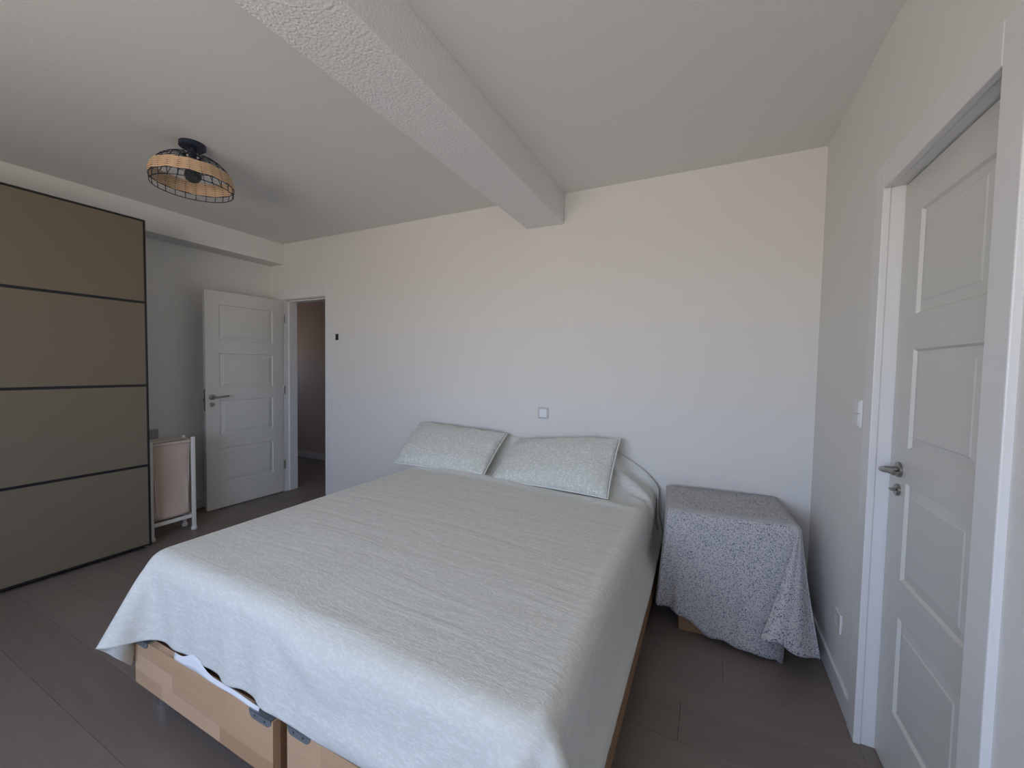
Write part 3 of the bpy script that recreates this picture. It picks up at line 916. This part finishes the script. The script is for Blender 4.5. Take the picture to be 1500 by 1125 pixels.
# ------------------------------------------------------------------ pillows
def pillow(label, bl, br, tl, tr, thick, seed):
    """corner points of the seam plane (bottom left, bottom right, top left, top right)"""
    r = np.random.default_rng(seed)
    bl, br, tl, tr = [np.array(v, float) for v in (bl, br, tl, tr)]
    N, Mv = 44, 30
    ex = (br - bl); ex /= np.linalg.norm(ex)
    nrm = np.cross(ex, (tl - bl)); nrm /= np.linalg.norm(nrm)        # towards the room and up
    if nrm[1] > 0: nrm = -nrm
    w = np.linalg.norm(br - bl); hgt = np.linalg.norm(tl - bl)
    ph = r.uniform(0, 6.28, 8)
    verts, faces, uvs = [], [], []
    def surf(i, j, side):
        u, v = i / N, j / Mv
        cu, cv = 2 * u - 1, 2 * v - 1
        # pinch the sides in between the corners
        uu = u + 0.010 * (1 - cv * cv) * (-cu) * abs(cu) ** 3
        vv = v + 0.022 * (1 - cu * cu) * (-cv) * abs(cv) ** 3
        base = (bl * (1 - uu) + br * uu) * (1 - vv) + (tl * (1 - uu) + tr * uu) * vv
        prof = (max(0, 1 - abs(cu) ** 3.2) ** 0.52) * (max(0, 1 - abs(cv) ** 2.6) ** 0.50)
        wr = 1 + 0.05 * math.sin(5 * u + ph[0]) * math.sin(4 * v + ph[1])
        # pull folds radiating from the corners and seams
        edge = (1 - prof)
        fold = 0.0045 * edge * prof * 4 * (math.sin(26 * u + 5 * v + ph[2]) + 0.7 * math.sin(19 * v - 8 * u + ph[3]))
        sagg = 0.10 * (0.5 - v)
        t = thick * (0.5 if side > 0 else 0.42) * prof * wr * (1 + sagg) + fold
        if i in (0, N) or j in (0, Mv): t = 0
        return base + nrm * side * t
    ids = {}
    for side in (1, -1):
        for i in range(N + 1):
            for j in range(Mv + 1):
                edge = i in (0, N) or j in (0, Mv)
                key = (i, j, 0 if edge else side)
                if key in ids: continue
                ids[key] = len(verts); verts.append(surf(i, j, side).tolist()); uvs.append((i / N * w, j / Mv * hgt))
        for i in range(N):
            for j in range(Mv):
                q = []
                for a, b in ((i, j), (i + 1, j), (i + 1, j + 1), (i, j + 1)):
                    e_ = a in (0, N) or b in (0, Mv)
                    q.append(ids[(a, b, 0 if e_ else side)])
                faces.append(q if side > 0 else q[::-1])
    me = bpy.data.meshes.new('pillow'); me.from_pydata(verts, [], faces)
    ul = me.uv_layers.new(name='UVMap')
    for k, lp in enumerate(me.loops): ul.data[k].uv = uvs[lp.vertex_index]
    me.materials.append(M_pillow)
    for p in me.polygons: p.use_smooth = True
    o = link(bpy.data.objects.new('pillow', me))
    s = o.modifiers.new('sub', 'SUBSURF'); s.levels = 1; s.render_levels = 1
    tag(o, label, 'pillow', 'sage pillows on the bed')
    path = [verts[ids[(i, 0, 0)]] for i in range(N)] + [verts[ids[(N, j, 0)]] for j in range(Mv)] + \
           [verts[ids[(i, Mv, 0)]] for i in range(N, 0, -1)] + [verts[ids[(0, j, 0)]] for j in range(Mv, 0, -1)]
    bm = add_tube(bmesh.new(), path, 0.0042, 6, closed=True, flat=(1.0, 1.0))
    uvl = bm.loops.layers.uv.new('UVMap')
    obj('piping', bm, M_pillow, o, True)
    return o
pillow('sage sprigged pillow on the left, nearer the open door', (-2.115, 2.318, 0.645), (-1.352, 2.350, 0.634), (-2.195, 2.725, 0.900), (-1.362, 2.720, 0.872), 0.165, 3)
pillow('sage sprigged pillow on the right, nearer the draped table', (-1.290, 2.345, 0.627), (-0.512, 2.355, 0.617), (-1.290, 2.725, 0.838), (-0.512, 2.690, 0.920), 0.165, 5)

# ------------------------------------------------------------------ bedside table under a cloth
TC = np.array([0.100, 2.508]); TYAW = math.radians(5.5)
tb = tag(empty('bedside_table', (TC[0], TC[1], 0), TYAW), 'brown box shaped bedside table hidden under the speckled cloth', 'bedside table')
obj('top_board', box(-0.288, 0.288, -0.214, 0.214, 0.615, 0.637, bevel=0.008), M_card, tb)
obj('body', box(-0.225, 0.225, -0.208, 0.206, 0.0, 0.615, bevel=0.003), M_card, tb)

# the cloth is laid out column by column: where it leaves the table top (edge) and where its hem ends
TOPZ = 0.650
EDGE_HEM = [  # edge x, y along the table (local), hem x, y, z (world)
    (-0.300,  0.232, -0.216, 2.700, 0.330), (-0.302,  0.120, -0.208, 2.560, 0.240),
    (-0.303, -0.020, -0.190, 2.440, 0.190), (-0.304, -0.150, -0.218, 2.330, 0.165),
    (-0.296, -0.222, -0.216, 2.250, 0.124), (-0.268, -0.230, -0.164, 2.276, 0.112),
    (-0.232, -0.230, -0.118, 2.246, 0.104), (-0.190, -0.230, -0.080, 2.252, 0.090),
    (-0.120, -0.230, -0.012, 2.232, 0.062), (-0.050, -0.230,  0.048, 2.244, 0.022),
    ( 0.020, -0.230,  0.112, 2.212, 0.044), ( 0.090, -0.230,  0.170, 2.236, 0.018),
    ( 0.165, -0.230,  0.226, 2.204, 0.028), ( 0.228, -0.230,  0.300, 2.226, 0.014),
    ( 0.266, -0.230,  0.358, 2.232, 0.014), ( 0.278, -0.231,  0.336, 2.196, 0.030),
    ( 0.286, -0.232,  0.255, 2.120, 0.155), ( 0.289, -0.232,  0.264, 2.102, 0.168),
    ( 0.292, -0.230,  0.314, 2.090, 0.178), ( 0.295, -0.228,  0.364, 2.106, 0.142),
    ( 0.298, -0.224,  0.426, 2.142, 0.112), ( 0.300, -0.220,  0.484, 2.206, 0.092),
    ( 0.302, -0.216,  0.493, 2.228, 0.082), ( 0.303, -0.205,  0.466, 2.270, 0.050),
    ( 0.304, -0.170,  0.502, 2.330, 0.060), ( 0.304, -0.060,  0.484, 2.440, 0.045),
    ( 0.304,  0.080,  0.504, 2.570, 0.060), ( 0.304,  0.232,  0.480, 2.700, 0.120)]
def spline(pts, per):
    pts = np.array(pts, float); out = []
    for i in range(len(pts) - 1):
        p0, p1, p2, p3 = pts[max(i - 1, 0)], pts[i], pts[i + 1], pts[min(i + 2, len(pts) - 1)]
        for k in range(per):
            t = k / per
            out.append(0.5 * (2 * p1 + (p2 - p0) * t + (2 * p0 - 5 * p1 + 4 * p2 - p3) * t * t + (3 * p1 - p0 - 3 * p2 + p3) * t ** 3))
    out.append(pts[-1])
    return np.array(out)
cols_ = spline(EDGE_HEM, 7)
NC = len(cols_)
ct, st_ = math.cos(TYAW), math.sin(TYAW)
def to_world(x, y): return np.array([TC[0] + x * ct - y * st_, TC[1] + x * st_ + y * ct])
verts, uvs, rows_ = [], [], []
ue = 0.0
for i, (exl, eyl, hx_, hy_, hz_) in enumerate(cols_):
    e2 = to_world(exl, eyl); h3 = np.array([hx_, hy_, hz_])
    if i > 0:
        pe, ph_ = to_world(cols_[i - 1][0], cols_[i - 1][1]), cols_[i - 1][2:5]
        ue += 0.5 * np.linalg.norm(e2 - pe) + 0.5 * np.linalg.norm(h3 - ph_)
    row = []
    # top: five rings from the middle line of the table out to the edge
    mid = np.array([exl * 0.55, 0.10 + eyl * 0.25])
    for q in range(5):
        f = q / 5
        loc = mid * (1 - f) + np.array([exl, eyl]) * f * 0.985 + mid * 0.015 * f
        w2 = to_world(loc[0], loc[1])
        row.append(((w2[0], w2[1], TOPZ + 0.0015 * math.sin(17 * loc[0] + 5 * loc[1])), (0.4 + loc[0], 0.4 + loc[1])))
    e3 = np.array([e2[0], e2[1], TOPZ - 0.008])
    L_ = np.linalg.norm(h3 - e3)
    for q in range(17):
        t = q / 16
        p = e3 + (h3 - e3) * t
        # the cloth first drops along the board, then swings out to its hem
        sw = t ** 1.25 - t
        p[0] += (h3[0] - e3[0]) * sw; p[1] += (h3[1] - e3[1]) * sw
        fold = 0.006 * math.sin(i * 0.42 + 1.2 * t) * t ** 0.7 + 0.004 * math.sin(i * 0.17 + 7 * t) * t
        p[1] -= fold
        row.append((tuple(p), (1.5 + ue, 0.7 - L_ * t)))
    base_ = len(verts)
    for v, uv_ in row: verts.append(v); uvs.append(uv_)
    rows_.append(base_)
NQ = 22
faces = []
for i in range(NC - 1):
    for q in range(NQ - 1):
        faces.append((rows_[i] + q, rows_[i + 1] + q, rows_[i + 1] + q + 1, rows_[i] + q + 1))
# closing strip over the back half of the top
nb = len(verts)
for (lx_, ly_) in ((-0.304, 0.236), (-0.15, 0.238), (0.0, 0.238), (0.15, 0.238), (0.304, 0.236)):
    w2 = to_world(lx_, ly_); verts.append((w2[0], w2[1], TOPZ)); uvs.append((0.4 + lx_, 0.4 + ly_))
bmc = bmesh.new()
bv = [bmc.verts.new(v) for v in verts]
for f in faces: bmc.faces.new([bv[k] for k in f])
ring = [bv[rows_[i]] for i in range(NC)]
# fan the inner rim to the back edge row
for i in range(NC - 1):
    k = min(4, int(round(i / (NC - 1) * 4))); k2 = min(4, int(round((i + 1) / (NC - 1) * 4)))
    bmc.faces.new((ring[i], bv[nb + k], ring[i + 1]))
    if k2 != k: bmc.faces.new((ring[i + 1], bv[nb + k], bv[nb + k2]))
# tie the side rims of the top to the back row
for rim, kb in ((rows_[0], 0), (rows_[-1], 4)):
    for q in range(5):
        bmc.faces.new((bv[rim + q], bv[rim + q + 1], bv[nb + kb]))
for q in range(len(bv)): bv[q].index = q
uvl = bmc.loops.layers.uv.new('UVMap')
for f in bmc.faces:
    for lp in f.loops: lp[uvl].uv = uvs[lp.vert.index]
tcl = obj('tablecloth', bmc, M_speckle, smooth=True)
sb_ = tcl.modifiers.new('sub', 'SUBSURF'); sb_.levels = 1; sb_.render_levels = 1
sl_ = tcl.modifiers.new('thickness', 'SOLIDIFY'); sl_.thickness = 0.002; sl_.offset = 0
tag(tcl, 'grey white cloth with tiny blue speckles draped over the bedside table', 'tablecloth')
